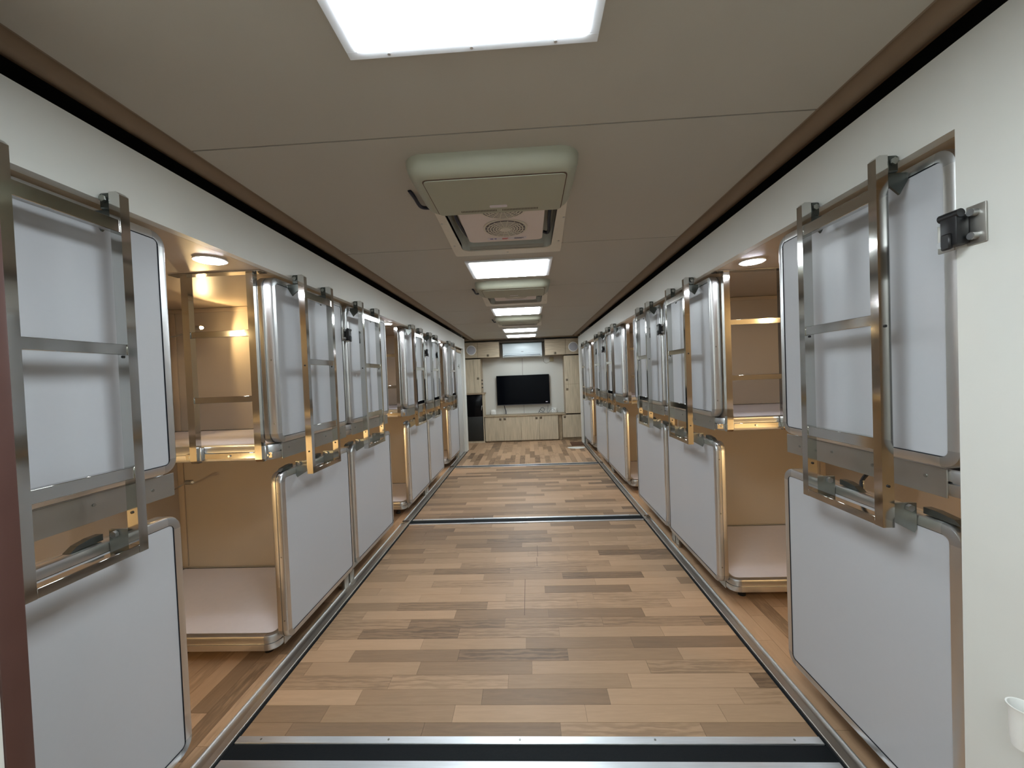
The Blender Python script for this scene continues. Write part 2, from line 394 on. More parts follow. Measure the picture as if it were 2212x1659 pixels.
# end of the room
sbox('wall_end', -1.55, 1.42, YE, YE+.05, 0, CEIL+.15, ENDW)
sbox('wall_end_left', -1.56, -1.50, LEND-.05, YE, 0, CEIL+.15, WALLM)
sbox('wall_end_right', 1.36, 1.42, REND-.05, YE, 0, CEIL+.15, WALLM)
sbox('wall_return_left', -1.55, WL-.036, LEND-.06, LEND-.001, 0, CEIL+.15, WALLM)
sbox('wall_return_right', WR+.036, 1.42, REND-.06, REND-.001, 0, CEIL+.15, WALLM)
sbox('trim_wall_seam', -.124, -.118, YE-.003, YE, .57, 1.80, SEAMM)

# ------------------------------------------------------------------ framed board: folding panels and bunk platforms
PROF = [(.0, .030), (.0, .012), (.0035, .0035), (.012, 0), (.039, 0), (.0402, .0055), (.0448, .0055), (.046, 0), (.073, 0), (.0815, .0035), (.085, .012), (.085, .030)]
def framed_board(parent, fn, u0, u1, v0, v1, t, face_mat, rc=.05, face_name='face_board', back=True):
    """rounded frame swept round the rectangle u0..u1, v0..v1; fn(u, v, d) -> point, d = 0 the front"""
    k = t/.085; prof = [(d*k, i) for d, i in PROF]; n = 6
    cs = [(u1-rc, v1-rc, 0), (u0+rc, v1-rc, PI/2), (u0+rc, v0+rc, PI), (u1-rc, v0+rc, 3*PI/2)]
    def ring(bm, cx, cy, ang):
        c, s_ = math.cos(ang), math.sin(ang)
        return [bm.verts.new(fn(cx+(rc-i)*c, cy+(rc-i)*s_, d)) for d, i in prof]
    def skin(bm, rings):
        for A, B in zip(rings, rings[1:]):
            for q in range(len(A)-1): bm.faces.new((A[q], A[q+1], B[q+1], B[q]))
        bm.faces.new(rings[0]); bm.faces.new(rings[-1][::-1])
    for cx, cy, a in cs:
        bm = bmesh.new(); skin(bm, [ring(bm, cx, cy, a+PI/2*q/n) for q in range(n+1)]); obj('corner_cap', bm, ALUC, parent, smooth=True)
    for q in range(4):
        c0 = cs[q]; c1 = cs[(q+1) % 4]; ang = c1[2]
        bm = bmesh.new(); skin(bm, [ring(bm, c0[0], c0[1], ang), ring(bm, c1[0], c1[1], ang)]); obj('edge_profile', bm, ALU, parent, smooth=True)
    # thin dark joint line between frame and board, then the board itself
    bm = bmesh.new(); addprism(bm, rrect(u0+.024, u1-.024, v0+.024, v1-.024, .022, 4), fn, .003*k*1.6, t-.004); obj('gasket', bm, GROOVE, parent)
    bm = bmesh.new(); addprism(bm, rrect(u0+.0325, u1-.0325, v0+.0325, v1-.0325, .012, 3), fn, .0028, t-.003); obj(face_name, bm, face_mat, parent)

ORD = ['nearest the camera', 'second from the camera', 'third from the camera', 'fourth from the camera', 'fifth from the camera', 'farthest from the camera']
def fold_panel(side, i, a, b, upper):
    s = -1 if side == 'left' else 1; wx = WL if s < 0 else WR
    xf = wx + s*.030; z0, z1 = (1.113, 1.942) if upper else (.127, .968); th = .085 if upper else .058
    up = 'upper' if upper else 'lower'
    n_ = {0: 'beside the first folding ladder', 1: 'just past the first passage', 2: 'just before the second passage', 3: 'just past the second passage', 4: 'just before the third passage', 5: 'just past the third passage'}[i]
    t = thing('folding_bunk_panel', (xf, (a+b)/2, z0), '%s grey aluminium-framed folding panel on the %s wall, %s' % (up, side, ORD[i]), 'panel', 'folding bunk panels')
    yc = (a+b)/2
    fn = lambda u, v, d: (s*d, u-yc, v-z0)
    framed_board(t, fn, a+.012, b-.004, z0, z1, th, PANM, rc=.05)
    # small screws down the side of the frame
    yy = (a+.012-yc) if i not in (0, 2, 4) else (b-.004-yc)
    for q in (.12, .5, .88):
        cyl('screw', (s*.018, yy, (z1-z0)*q), .004, .003, ZINC, t, 'y', 10)
    return t
def platform(side, i, a, b, upper):
    s = -1 if side == 'left' else 1; wx = WL if s < 0 else WR
    xa = wx + s*(.055 if upper else .0925); xo = (OL+.004) if s < 0 else (OR-.004); z1 = 1.112 if upper else .157; z0 = z1-.078
    up = 'upper' if upper else 'lower'
    t = thing('bunk_platform', ((xa+xo)/2, (a+b)/2, 0 if not upper else z0), '%s bunk platform with ribbed aluminium rim on the %s side, %s' % (up, side, ORD[i]), 'bunk', 'bunk platforms')
    ox, oy, oz = t.location
    fn = lambda u, v, d: (u-ox, v-oy, z1-d-oz)
    framed_board(t, fn, min(xa, xo), max(xa, xo), a, b, .078, BOARDM, rc=.06, face_name='mattress_board')
    # flat plate along the aisle edge
    bm = bmesh.new(); addbox(bm, min(xa, xa-s*.004)-ox, max(xa, xa-s*.004)-ox, a+.065-oy, b-.002-oy, z0-.004-oz, z1-.004-oz, .0008, 1)
    pl = obj('side_plate', bm, ALUP, t)
    if upper:
        for q in range(4):
            cyl('screw', (xa-s*.0045-ox, a+.12+q*(b-a-.2)/3-oy, (z0+z1)/2+.005*(-1)**q-oz), .005, .003, ZINC, pl, 'x', 10)
    else:
        for x in (xa+s*.12, xo-s*.06):
            for y in ((a+.12, b-.05) if i in (1, 3, 5) else (a+.05, b-.12)):
                bm = bmesh.new(); addcyl(bm, (x-ox, y-oy, .01-oz), .022, .02, seg=14); addcyl(bm, (x-ox, y-oy, .045-oz), .018, .07, seg=10)
                obj('foot', bm, BLACKP, t, smooth=True)
        yb = b-.03 if i in (1, 3, 5) else a+.03
        box('support_bracket', xa-ox-.012, xa-ox+.012, yb-oy-.03, yb-oy+.03, 0, z0-oz+.001, ALUP, t, bev=.002)
    return t

# ------------------------------------------------------------------ ladders
def folding_ladder(side, i, y0, w):
    """the ladder hung in front of an upper panel, hooks at the top, clamps on the lower panel"""
    s = -1 if side == 'left' else 1; wx = WL if s < 0 else WR
    xf = wx - s*.066; xb = wx - s*.034; tw = .026
    z0, z1 = .932, 1.972
    t = thing('folding_ladder', (xf, y0+w/2, z0), 'polished steel ladder hooked over the upper panel on the %s wall, %s' % (side, ORD[i]), 'ladder', 'folding ladders')
    oy = y0+w/2
    def bx(name, xa, xb_, ya, yb, za, zb, m, p=t, bev=.0012): return box(name, min(xa, xb_)-xf, max(xa, xb_)-xf, ya-oy, yb-oy, za-z0, zb-z0, m, p, bev=bev, seg=1)
    for y in (y0, y0+w-tw):
        bm = bmesh.new()
        out = [(xf, z0), (xf, z1-.010), (xf+s*.010, z1), (xb, z1), (xb, z0)]
        addprism(bm, [(u-xf, v-z0) for u, v in out], lambda u, v, d: (u, d, v), y-oy, y+tw-oy)
        st = obj('side_rail', bm, STEEL, t)
        for z in (1.05, 1.50):
            cyl('bolt', (xf+s*.016-xf, y-oy-.001, z-z0), .004, .003, BLACKP, st, 'y', 10)
        # hook over the panel: block, bolt head and gusset
        hk = bx('hook', xb, wx+s*-.002, y+.002, y+tw+.004, 1.925, 1.972, ZINCD, bev=.004)
        bm = bmesh.new(); addprism(bm, [(xb-xf, 1.925-z0), (wx+s*.027-xf, 1.925-z0), (wx+s*.027-xf, 1.905-z0), (wx+s*.004-xf, 1.865-z0), (xb-xf, 1.90-z0)], lambda u, v, d: (u, d, v), y+.008-oy, y+.014-oy)
        obj('gusset', bm, ZINCD, hk)
        cyl('bolt', (wx-s*.020-xf, y-oy-.003, 1.952-z0), .010, .008, ZINC, hk, 'y', 6)
        # lower clamp: triangular plate, bolt and toggle lying on the lower panel
        xp = wx+s*.029
        bm = bmesh.new(); addprism(bm, [(xb-xf, .948-z0), (xb-xf, 1.000-z0), (xp-xf, 1.000-z0), (xp-xf, .925-z0), (xp-s*.006-xf, .915-z0)], lambda u, v, d: (u, d, v), y+.004-oy, y+.011-oy)
        cl = obj('clamp', bm, ZINC, t)
        cyl('bolt', (wx+s*.006-xf, y-oy-.002, .988-z0), .010, .010, ALUC, cl, 'y', 6)
    yi, yj = y0+tw, y0+w-tw
    for z, h, d in ((1.872, .036, .022), (1.520, .030, .022), (1.166, .034, .022)):
        bx('rung', xf+s*.003, xf+s*(.003+d), yi, yj, z-h/2, z+h/2, STEEL)
    bx('bottom_rail', xf, xb, yi, yj, z0, z0+.024, STEEL)
    # toggle rod across the top edge of the lower panel
    near = y0-.085 if True else y0
    for ya, yb in ((y0-.10, y0-.002), (y0+w-.11, y0+w-tw-.002)):
        bm = bmesh.new(); xc = wx+s*.052
        addprism(bm, [(ya, .969), (ya+.02, .983), (yb-.03, .990), (yb, .990), (yb, .972)], lambda u, v, d: (d-xf, u-oy, v-z0), xc-.011, xc+.011)
        tg = obj('toggle', bm, mat('dark_toggle', srgb(110, 114, 112), .4, 1), t)
    return t
def fixed_ladder(side, i, ydeck, xa, xb):
    """ladder at the end of a bunk, in a passage: flange under the ceiling, bar on the platform rim"""
    y1 = ydeck-.004; y0 = y1-.03; z0, z1 = 1.035, HDR-.001
    t = thing('fixed_ladder', ((xa+xb)/2, y0, z0), 'steel ladder standing in the %s passage on the %s side, bolted to a bunk end' % (['first', 'second', 'third'][i], side), 'ladder', 'fixed ladders')
    ox = (xa+xb)/2; tw = .034
    def bx(name, a, b, c, d, e, f, m, p=t, bev=.0012): return box(name, a-ox, b-ox, c-y0, d-y0, e-z0, f-z0, m, p, bev=bev, seg=1)
    for x in (xa, xb-tw):
        bm = bmesh.new()
        addprism(bm, [(y0, z0+.012), (y0+.008, z0), (y1, z0), (y1, z1), (y0, z1)], lambda u, v, d: (d-ox, u-y0, v-z0), x, x+tw)
        r = obj('side_rail', bm, STEEL, t)
        bx('clip', x+tw*.9, x+tw+.012, y0+.012, y1+.002, z0+.01, z0+.075, ALUC, r, bev=.003)
    for z in (1.660, 1.342): bx('rung', xa+tw, xb-tw, y0+.004, y0+.022, z-.015, z+.015, STEEL)
    for a, b in ((xa-.045, xa), (xa+tw, xb-tw), (xb, xb+.035)):
        lb = bx('foot_bar', a, b, y1-.006, y1+.002, 1.050, 1.078, STEEL)
    for x in (xa-.02, ox, xb+.015): cyl('bolt', (x-ox, y1-.009-y0, 1.064-z0), .006, .006, ALUC, t, 'y', 6)
    bx('top_flange', xa-.05, xb+.045, y0-.012, y1+.012, HDR-.006, HDR-.001, STEEL)
    return t

# ------------------------------------------------------------------ lamps
def reading_lamp(side, i, upper, x, y, z, power, dirx, lit=True):
    up = 'upper' if upper else 'lower'
    t = thing('reading_lamp', (x, y, z), 'small reading lamp in the %s bunk on the %s side, %s' % (up, side, ORD[i]), 'lamp', 'reading lamps')
    s = dirx
    # stands off the outer wall on a short arm
    xw = (OL if side == 'left' else OR)
    cyl('wall_plate', (xw - x + s*.006, 0, -.03), .03, .012, ALUP, t, 'x', 18)
    bm = bmesh.new(); addtube(bm, curve([(xw-x+s*.01, 0, -.03), ((xw-x)*.5, 0, -.05), (-s*.03, 0, 0)]), .005); obj('arm', bm, STEEL, t, smooth=True)
    bm = bmesh.new(); addcyl(bm, (-s*.012, 0, 0), .014, .04, 'x', 16); obj('lamp_head', bm, ALUP, t, smooth=True)
    bm = bmesh.new(); bmesh.ops.create_uvsphere(bm, u_segments=12, v_segments=8, radius=.009); bmesh.ops.translate(bm, vec=(s*.012, 0, 0), verts=bm.verts); obj('bulb', bm, BULBM if lit else WHITEP, t, smooth=True)
    if not lit: return t
    spot = upper and side == 'left' and i == 1
    l = bpy.data.lights.new('lamp_light', 'SPOT' if spot else 'POINT'); l.energy = power*(.75 if spot else 1); l.color = WARM; l.shadow_soft_size = .014
    if spot: l.spot_size = math.radians(165); l.spot_blend = .25
    lo = bpy.data.objects.new('lamp_light', l); C.objects.link(lo); lo.parent = t; lo.location = (s*.03, 0, 0)
    lo.rotation_euler = Vector((s, 0, -.15)).to_track_quat('-Z', 'Y').to_euler()
    return t
def downlight(side, i, x, y, group):
    t = thing('downlight', (x, y, HDR), 'round white recessed downlight over the %s passage on the %s side' % (['first', 'second', 'third'][i], side), 'downlight', group)
    cyl('rim', (0, 0, -.003), .062, .005, WHITEP, t, seg=32); cyl('lens', (0, 0, -.0065), .052, .003, DOWNM, t, seg=32)
for side, B, LDR in (('left', LB, LL), ('right', RB, RL)):
    s = -1 if side == 'left' else 1
    for i, (a, b) in enumerate(B):
        for upper in (True, False):
            platform(side, i, a, b, upper); fold_panel(side, i, a, b, upper)
            facing = -1 if i in (1, 3, 5) else 1            # the side of the bunk that opens to a passage
            ypart = b if facing < 0 else a
            x = (OL+.27) if s < 0 else (OR-.27); y = ypart + facing*.14
            z = 1.80 if upper else .80
            p = WARM_POWER*((.18 if side == 'left' else .45) if upper else .9)
            if upper and side == 'left' and i == 1: x, z = -2.10, 1.793; y = 2.40; p = WARM_POWER*.7
            else: y = ypart + facing*.20
            reading_lamp(side, i, upper, x, y, z, p, -s, lit=(i in (0, 2, 4)) or (upper and side == 'left' and i == 1))
        w = (.285, .30, .32, .32, .32, .32)[i] if side == 'left' else (.315, .33, .31, .33, .345, .345)[i]
        folding_ladder(side, i, LDR[i], w)
for i, k in enumerate((1, 3, 5)):
    fixed_ladder('left', i, LB[k][0], -1.658, -1.298)
    fixed_ladder('right', i, RB[k][0], 1.128, 1.475)
for i, (x, y) in enumerate(((-1.35, 1.615), (-1.34, 3.64), (-1.34, 5.68))): downlight('left', i, x, y, 'downlights')
for i, (x, y) in enumerate(((1.195, 2.08), (1.21, 4.16), (1.21, 6.6))): downlight('right', i, x, y, 'downlights')

# ------------------------------------------------------------------ latches
def latch(side, y, z, x, label, flip=1):
    """two zinc plates with a black catch between them and four bolts"""
    s = -1 if side == 'left' else 1
    t = thing('latch', (x, y, z), label, 'latch', 'panel latches')
    d = -s
    for k, (ya, yb, m) in enumerate(((-.052, -.012, ALUP), (.014, .052, ALUP))):
        pl = box('plate', 0 if d > 0 else -.004, .004 if d > 0 else 0, ya*flip if flip > 0 else -yb, yb if flip > 0 else -ya, -.045, .045, m, t, bev=.0015)
        for zz in (-.027, .027):
            yc = (ya+yb)/2*flip
            cyl('bolt', (d*.010, yc, zz), .0085, .014, ALUC, pl, 'x', 12)
    bm = bmesh.new(); addbox(bm, min(d*.004, d*.034), max(d*.004, d*.034), -.020, .018, -.040, .030, .004, 2)
    addcyl(bm, (d*.026, 0, .032), .010, .044, 'y', 12); addbox(bm, min(d*.03, d*.040), max(d*.03, d*.040), -.010, .012, -.048, -.01, .003, 1)
    obj('catch', bm, BLACKP, t, smooth=True)
latch('right', .972, 1.71, WR-.0005, 'black and zinc latch on the white right wall beside the nearest upper panel')
latch('left', 2.59, 1.73, WL-.029, 'black and zinc latch joining the second and third upper panels of the left wall')
latch('right', 3.12, 1.73, WR+.029, 'black and zinc latch joining the second and third upper panels of the right wall')
latch('left', 4.632, 1.73, WL-.029, 'small latch joining the fourth and fifth upper panels of the left wall')
latch('right', 5.44, 1.73, WR+.029, 'small latch joining the fourth and fifth upper panels of the right wall')

# ------------------------------------------------------------------ ceiling lights
LEDS = [(.32, .918, 'large glowing white ceiling light at the top edge of the photo'), (2.655, 3.05, 'glowing ceiling light beyond the first roof unit'),
        (4.47, 4.93, 'glowing ceiling light beyond the second roof unit'), (6.42, 6.84, 'glowing ceiling light beyond the third roof unit'),
        (7.36, 7.78, 'glowing ceiling light nearest the end wall'), (-.90, -.48, 'added ceiling light, out of view behind the camera')]  # the last one is an unseen extra, added to brighten the near walls
for y0, y1, lab in LEDS:
    t = thing('ceiling_light', (-.105, (y0+y1)/2, CEIL), lab, 'light', 'ceiling lights')
    hy = (y1-y0)/2; bm = bmesh.new()
    for a in ((-.30, .30, -hy-.024, -hy), (-.30, .30, hy, hy+.024), (-.30, -.272, -hy, hy), (.272, .30, -hy, hy)): addbox(bm, *a, -.011, 0, .001, 1)
    fr = obj('frame', bm, LEDFR, t)
    for sx in (-.2, 0, .2): cyl('screw', (sx, hy+.012, -.012), .004, .003, ALUC, fr, seg=10)
    box('diffuser', -.271, .271, -hy+.001, hy-.001, -.015, -.001, LEDM, t)

# ------------------------------------------------------------------ roof air conditioners
def roof_ac(i, y0, y1):
    nm = ['nearest', 'second', 'third'][i]
    t = thing('roof_air_conditioner', (-.10, y0, CEIL), '%s beige roof air conditioner cover with open fan hatch behind it' % nm, 'air conditioner', 'roof air conditioners')
    X = lambda x: x+.10
    # cover: rounded dome, wider at the ceiling
    bm = bmesh.new(); L_ = .39
    steps = [(.0, 0), (.002, -.02), (.010, -.042), (.024, -.058), (.042, -.064)]
    rings = []
    for ins, z in steps:
        rings.append([bm.verts.new((u, v, z)) for u, v in rrect(X(-.425)+ins, X(.215)-ins, ins, L_-ins*.5, .075-ins*.6, 6)])
    for A, B in zip(rings, rings[1:]):
        n = len(A)
        for q in range(n): bm.faces.new((A[q], A[(q+1) % n], B[(q+1) % n], B[q]))
    bm.faces.new(rings[-1])
    cv = obj('cover', bm, ACM, t, smooth=True)
    # door plate with a dark joint round it, vents and a badge
    bm = bmesh.new(); addprism(bm, rrect(X(-.368), X(.172), .055, .365, .02, 4), lambda u, v, d: (u, v, d), -.0655, -.060); obj('hatch_gap', bm, SEAMM, cv)
    bm = bmesh.new(); addprism(bm, rrect(X(-.364), X(.168), .060, .361, .018, 4), lambda u, v, d: (u, v, d), -.0685, -.064); pl = obj('hatch_plate', bm, ACM, cv)
    if i == 0:
        for x0 in (-.265, -.085):
            for q in range(24): box('vent_slot', X(x0)+q*.0066, X(x0)+q*.0066+.0032, .325, .342, -.0692, -.0684, DARKN, cv)
        # three words of a faint badge, too blurred to read
    bm = bmesh.new(); addprism(bm, rrect(X(-.137), X(-.062), .283, .306, .006, 3), lambda u, v, d: (u, v, d), -.0695, -.0684); obj('badge', bm, LABELM, cv)
    # flange round the hatch
    ya, yb = .30, y1-y0
    bm = bmesh.new(); o = rrect(X(-.435), X(.235), ya, yb, .008, 2); h = rrect(HX0+.10, HX1+.10, .262+.03, yb-.088, .055, 8)
    # flange = outer rectangle with rounded hole, built by bridging
    def near_out(u, v):
        cx, cy = X(-.10), (ya+yb)/2; dx, dy = u-cx, v-cy
        k = min((X(.235)-cx)/abs(dx) if dx else 9e9, ((yb-ya)/2)/abs(dy) if dy else 9e9); return cx+dx*k, cy+dy*k
    hb = [bm.verts.new((u, v, -.008)) for u, v in h]; ob_ = [bm.verts.new((*near_out(u, v), -.008)) for u, v in h]
    ht = [bm.verts.new((u, v, .0)) for u, v in h]; ot = [bm.verts.new((*near_out(u, v), .0)) for u, v in h]
    n = len(h)
    for q in range(n):
        r = (q+1) % n
        for A, B in ((hb, ob_), (ob_, ot), (ht, hb)): bm.faces.new((A[q], A[r], B[r], B[q]))
    # square corners
    for cx, cy in ((X(-.435), ya), (X(.235), ya), (X(.235), yb), (X(-.435), yb)):
        pass
    fl_ = obj('flange', bm, ACF, t)
    bm = bmesh.new()
    a = [bm.verts.new((u, v, -.002)) for u, v in h]; b = [bm.verts.new((u, v, .095)) for u, v in h]
    for q in range(n): bm.faces.new((a[q], a[(q+1) % n], b[(q+1) % n], b[q]))
    bm.faces.new(b); obj('recess', bm, ACGREY, t, smooth=True)
    for sx, sy in ((-.41, .6), (.21, .6), (-.10, yb-.04), (-.41, yb-.2), (.21, yb-.2)): cyl('screw', (X(sx), sy if sy > 1 else sy, -.009), .006, .003, ALUC, fl_, seg=10)
    # fan body
    fy0, fy1 = ya+.08, yb-.20
    bm = bmesh.new(); addprism(bm, rrect(X(-.315), X(.112), fy0, fy1, .03, 5), lambda u, v, d: (u, v, d), .006, .06); fb = obj('fan_body', bm, ACU, t)
    for k, cy in enumerate((fy1-.205, fy1-.455)):
        if cy < .2: continue
        c = (X(-.093), cy, .003); R = .108
        bm = bmesh.new(); addcyl(bm, (c[0], c[1], .004), R+.012, .006, seg=40); g0 = obj('fan_ring', bm, ACF, fb, smooth=True)
        bm = bmesh.new(); addcyl(bm, (c[0], c[1], .0005), R, .003, seg=40); obj('fan_disc', bm, GRILLE, fb)
        bm = bmesh.new()
        for rr in (.035, .05, .065, .08, .095):
            m_ = 36
            vi = [[bm.verts.new((c[0]+q*math.cos(2*PI*k2/m_), c[1]+q*math.sin(2*PI*k2/m_), -.003)) for k2 in range(m_)] for q in (rr-.003, rr+.003)]
            vt = [[bm.verts.new((c[0]+q*math.cos(2*PI*k2/m_), c[1]+q*math.sin(2*PI*k2/m_), -.0008)) for k2 in range(m_)] for q in (rr-.003, rr+.003)]
            for k2 in range(m_):
                r = (k2+1) % m_
                for A, B in ((vi[0], vi[1]), (vi[1], vt[1]), (vt[0], vi[0])): bm.faces.new((A[k2], A[r], B[r], B[k2]))
        for k2 in range(18):
            an = 2*PI*k2/18; v_ = addcyl(bm, (0, 0, 0), .0018, R*.78, 'x', 5)
            bmesh.ops.translate(bm, vec=(R*.6, 0, -.002), verts=v_); bmesh.ops.rotate(bm, matrix=Matrix.Rotation(an, 3, 'Z'), verts=v_); bmesh.ops.translate(bm, vec=(c[0], c[1], 0), verts=v_)
        obj('fan_grille', bm, ACF, fb)
        bm = bmesh.new(); addcyl(bm, (c[0], c[1], -.003), .028, .006, seg=24); obj('fan_hub', bm, ACF, fb, smooth=True)
    # warning label under the fan
    lb = box('label', X(-.205), X(.02), fy1-.062, fy1-.028, .0045, .0062, LABELM, fb)
    if i == 0:
        for q, (xx, wd, m_) in enumerate(((-.19, .018, INK), (-.165, .012, INK), (-.12, .035, mat('label_ink_red', srgb(190, 90, 90), .5)), (-.05, .055, mat('label_ink_grey', srgb(120, 118, 130), .5)))):
            box('print_mark', X(xx), X(xx)+wd, fy1-.055, fy1-.044, .0039, .0046, m_, lb)
            if q > 1: box('print_mark', X(xx), X(xx)+wd*.8, fy1-.041, fy1-.036, .0039, .0046, m_, lb)
    # dark hose visible on the left side
    bm = bmesh.new(); addtube(bm, curve([(X(-.425), .40, -.012), (X(-.452), .36, -.022), (X(-.460), .29, -.012), (X(-.47), .25, .0)]), .008); obj('cable', bm, CABLE, t, smooth=True)
    for sx in (-.335, .14):
        bm = bmesh.new(); addtube(bm, curve([(X(sx), fy0+.1, .03), (X(sx), (fy0+fy1)/2, .02), (X(sx+.01), fy1-.02, .04), (X(sx+.03 if sx < 0 else sx-.02), fy1, .05)]), .009); obj('wiring', bm, CABLE, t, smooth=True)
for i, (a, b) in enumerate(ACS): roof_ac(i, a, b)

# ------------------------------------------------------------------ end of the corridor: cabinets, TV, split air conditioner
YF = 8.20
def grip(parent, x, z, y=YF):
    g = box('grip', x-.022, x+.022, y-.004, y+.002, z-.022, z+.022, mat('grip_bronze', srgb(120, 112, 102), .35, 1), parent, bev=.002)
    box('grip_recess', x-.013, x+.013, y-.0055, y-.0035, z-.013, z+.013, DARKN, g)
    return g
def cabinet(name, label, x0, x1, z0, z1, doors, mdoor, y0=YF, y1=YE, carc=CABE, kick=0):
    t = thing(name, ((x0+x1)/2, (y0+y1)/2, z0), label, 'cabinet')
    ox, oy, oz = t.location
    def bx(n, a, b, c, d, e, f, m, p, bev=.0015): return box(n, a-ox, b-ox, c-oy, d-oy, e-oz, f-oz, m, p, bev=bev, seg=1)
    bx('body', x0, x1, y0+.02, y1-.002, z0+kick, z1, carc, t)
    if kick: bx('plinth', x0+.005, x1-.005, y0+.04, y1-.01, z0, z0+kick, carc, t)
    for (a, b, c, d, gx, gz) in doors:
        dr = bx('door', a+.002, b-.002, y0, y0+.0195, c+.002, d-.002, mdoor, t)
        if gx is not None:
            g = box('handle', gx-.024-ox, gx+.024-ox, y0-.005-oy, y0-oy, gz-.024-oz, gz+.024-oz, mat('grip_bronze', srgb(128, 118, 104), .4, 1), dr, bev=.003)
    return t
def speaker(t_parent, label, x, z, y=YF):
    t = thing('wall_speaker', (x, y-.002, z), label, 'speaker', 'round wall speakers')
    bm = bmesh.new(); addcyl(bm, (0, -.004, 0), .104, .012, 'y', 40, r2=.104); obj('rim', bm, WHITEP, t, smooth=True)
    bm = bmesh.new(); addcyl(bm, (0, -.0115, 0), .088, .005, 'y', 40); obj('speaker_grille', bm, SPKM, t, smooth=True)
cabinet('wall_cabinet', 'upper wall cabinet left of the split air conditioner', -1.498, -.60, 1.825, 2.16, [(-1.498, -1.062, 1.825, 2.16, None, None), (-1.062, -.60, 1.825, 2.16, -.842, 1.868)], CABH)
cabinet('wall_cabinet', 'upper wall cabinet right of the split air conditioner', .375, 1.358, 1.825, 2.16, [(.375, .812, 1.825, 2.16, .587, 1.862), (.812, 1.358, 1.825, 2.16, None, None)], CABH)
speaker(None, 'round white speaker at the upper left of the end wall', -1.195, 1.992); speaker(None, 'round white speaker at the upper right of the end wall', .972, 1.980)
cabinet('side_cabinet', 'narrow wall cabinet above the black fridge', -1.498, -1.015, 1.075, 1.80, [(-1.498, -1.16, 1.075, 1.80, None, None), (-1.16, -1.015, 1.075, 1.80, -1.075, 1.385)], CABV)
t = thing('fridge_shelf', (-1.24, 8.39, 1.04), 'thin wooden shelf and side panel around the black fridge', 'shelf')
bm = bmesh.new(); addprism(bm, rrect(-1.498, -.955, YF-.03, YE-.002, .03, 4), lambda u, v, d: (u+1.24, v-8.39, d-1.04), 1.045, 1.072); obj('shelf_board', bm, CABE, t)
box('side_board', .24, .262, YF+.01-8.39, YE-.002-8.39, -1.036, .004, CABV, t)
box('base_board', -.258, .239, YF+.01-8.39, YE-.05-8.39, -1.037, -1.0, CABV, t)
t = thing('fridge', (-1.25, 8.37, .042), 'black fridge with dark grey lower door under the wooden shelf', 'fridge')
box('body', -.245, .243, -.14, .19, 0, .985, FRIDGE2, t, bev=.004)
box('upper_door', -.245, .243, -.168, -.142, .53, .985, FRIDGE, t, bev=.005); box('lower_door', -.245, .243, -.168, -.142, .002, .525, FRIDGE2, t, bev=.005)
bm = bmesh.new(); addtube(bm, curve([(.222, -.172, .66), (.228, -.19, .70), (.236, -.172, .76)]), .006); obj('handle', bm, ALUC, t, smooth=True)
# low counter
cabinet('base_cabinet', 'low base cabinet with four doors under the television', -.965, .60, .003, .545,
        [(-.965, -.567, .03, .545, -.63, .495), (-.567, -.19, .03, .545, -.535, .497), (-.19, .193, .03, .545, .142, .497), (.193, .60, .03, .545, .235, .502)], CABV, kick=.025)
tag(box('worktop', -.975, .765, YF-.012, YE-.002, .546, .568, CABE, bev=.003), 'thin light wooden worktop running under the television', 'worktop')
cabinet('side_filler', 'dark recessed side board right of the low cabinet', .602, .688, .003, .545, [(.602, .688, .01, .545, None, None)], CABE, y0=YF+.05)
cabinet('base_cabinet', 'low right corner cabinet under the tall cabinet', .690, 1.358, .003, .545, [(.690, 1.358, .06, .545, .742, .50)], CABV, kick=.055)
cabinet('tall_cabinet', 'tall right cabinet with two stacked doors', .770, 1.358, .57, 1.80, [(.770, 1.358, .57, 1.19, .815, 1.085), (.770, 1.358, 1.19, 1.80, .815, 1.285)], CABV)
# television
t = thing('television', (-.125, 8.54, 1.10), 'large black wall television above the low cabinet', 'television')
box('back_cover', -.56, .56, -.005, .03, -.30, .30, BLACKP, t, bev=.01); box('bezel', -.583, .583, -.045, -.005, -.335, .325, mat('tv_bezel', srgb(10, 11, 14), .3, spec=.2), t, bev=.004)
box('screen', -.573, .573, -.0475, -.044, -.318, .317, TVM, t); box('bottom_trim', -.583, .583, -.050, -.0455, -.335, -.322, mat('tv_trim', srgb(110, 112, 118), .3, 1), t)
box('energy_sticker', .49, .535, -.0485, -.0474, -.29, -.272, LABELM, t)
# split air conditioner
t = thing('split_air_conditioner', (-.108, 8.45, 1.815), 'white split air conditioner between the two upper wall cabinets', 'air conditioner')
bm = bmesh.new(); addprism(bm, [(.128, 0), (-.09, 0), (-.118, .035), (-.125, .10), (-.125, .27), (-.11, .295), (-.08, .305), (.128, .305)], lambda u, v, d: (d, u, v), -.425, .425)
obj('body', bm, SPLIT, t)
box('front_panel', -.415, .415, -.134, -.126, .075, .282, SPLIT, t, bev=.008); box('outlet_slot', -.39, .39, -.128, -.11, .030, .052, mat('ac_slot', srgb(120, 126, 130), .4), t, bev=.002)
box('louvre', -.39, .39, -.132, -.115, .018, .030, SPLIT, t, bev=.003); box('badge', -.025, .025, -.1352, -.1338, .112, .120, GRILLE, t)
box('indicator_lamp', -.005, .005, -.14, -.128, .29, .30, WHITEP, t)
tag(box('niche_board', -.598, .373, 8.30, YE-.001, 2.13, 2.19, DARKN), 'dark board closing the niche above the split air conditioner', 'board')
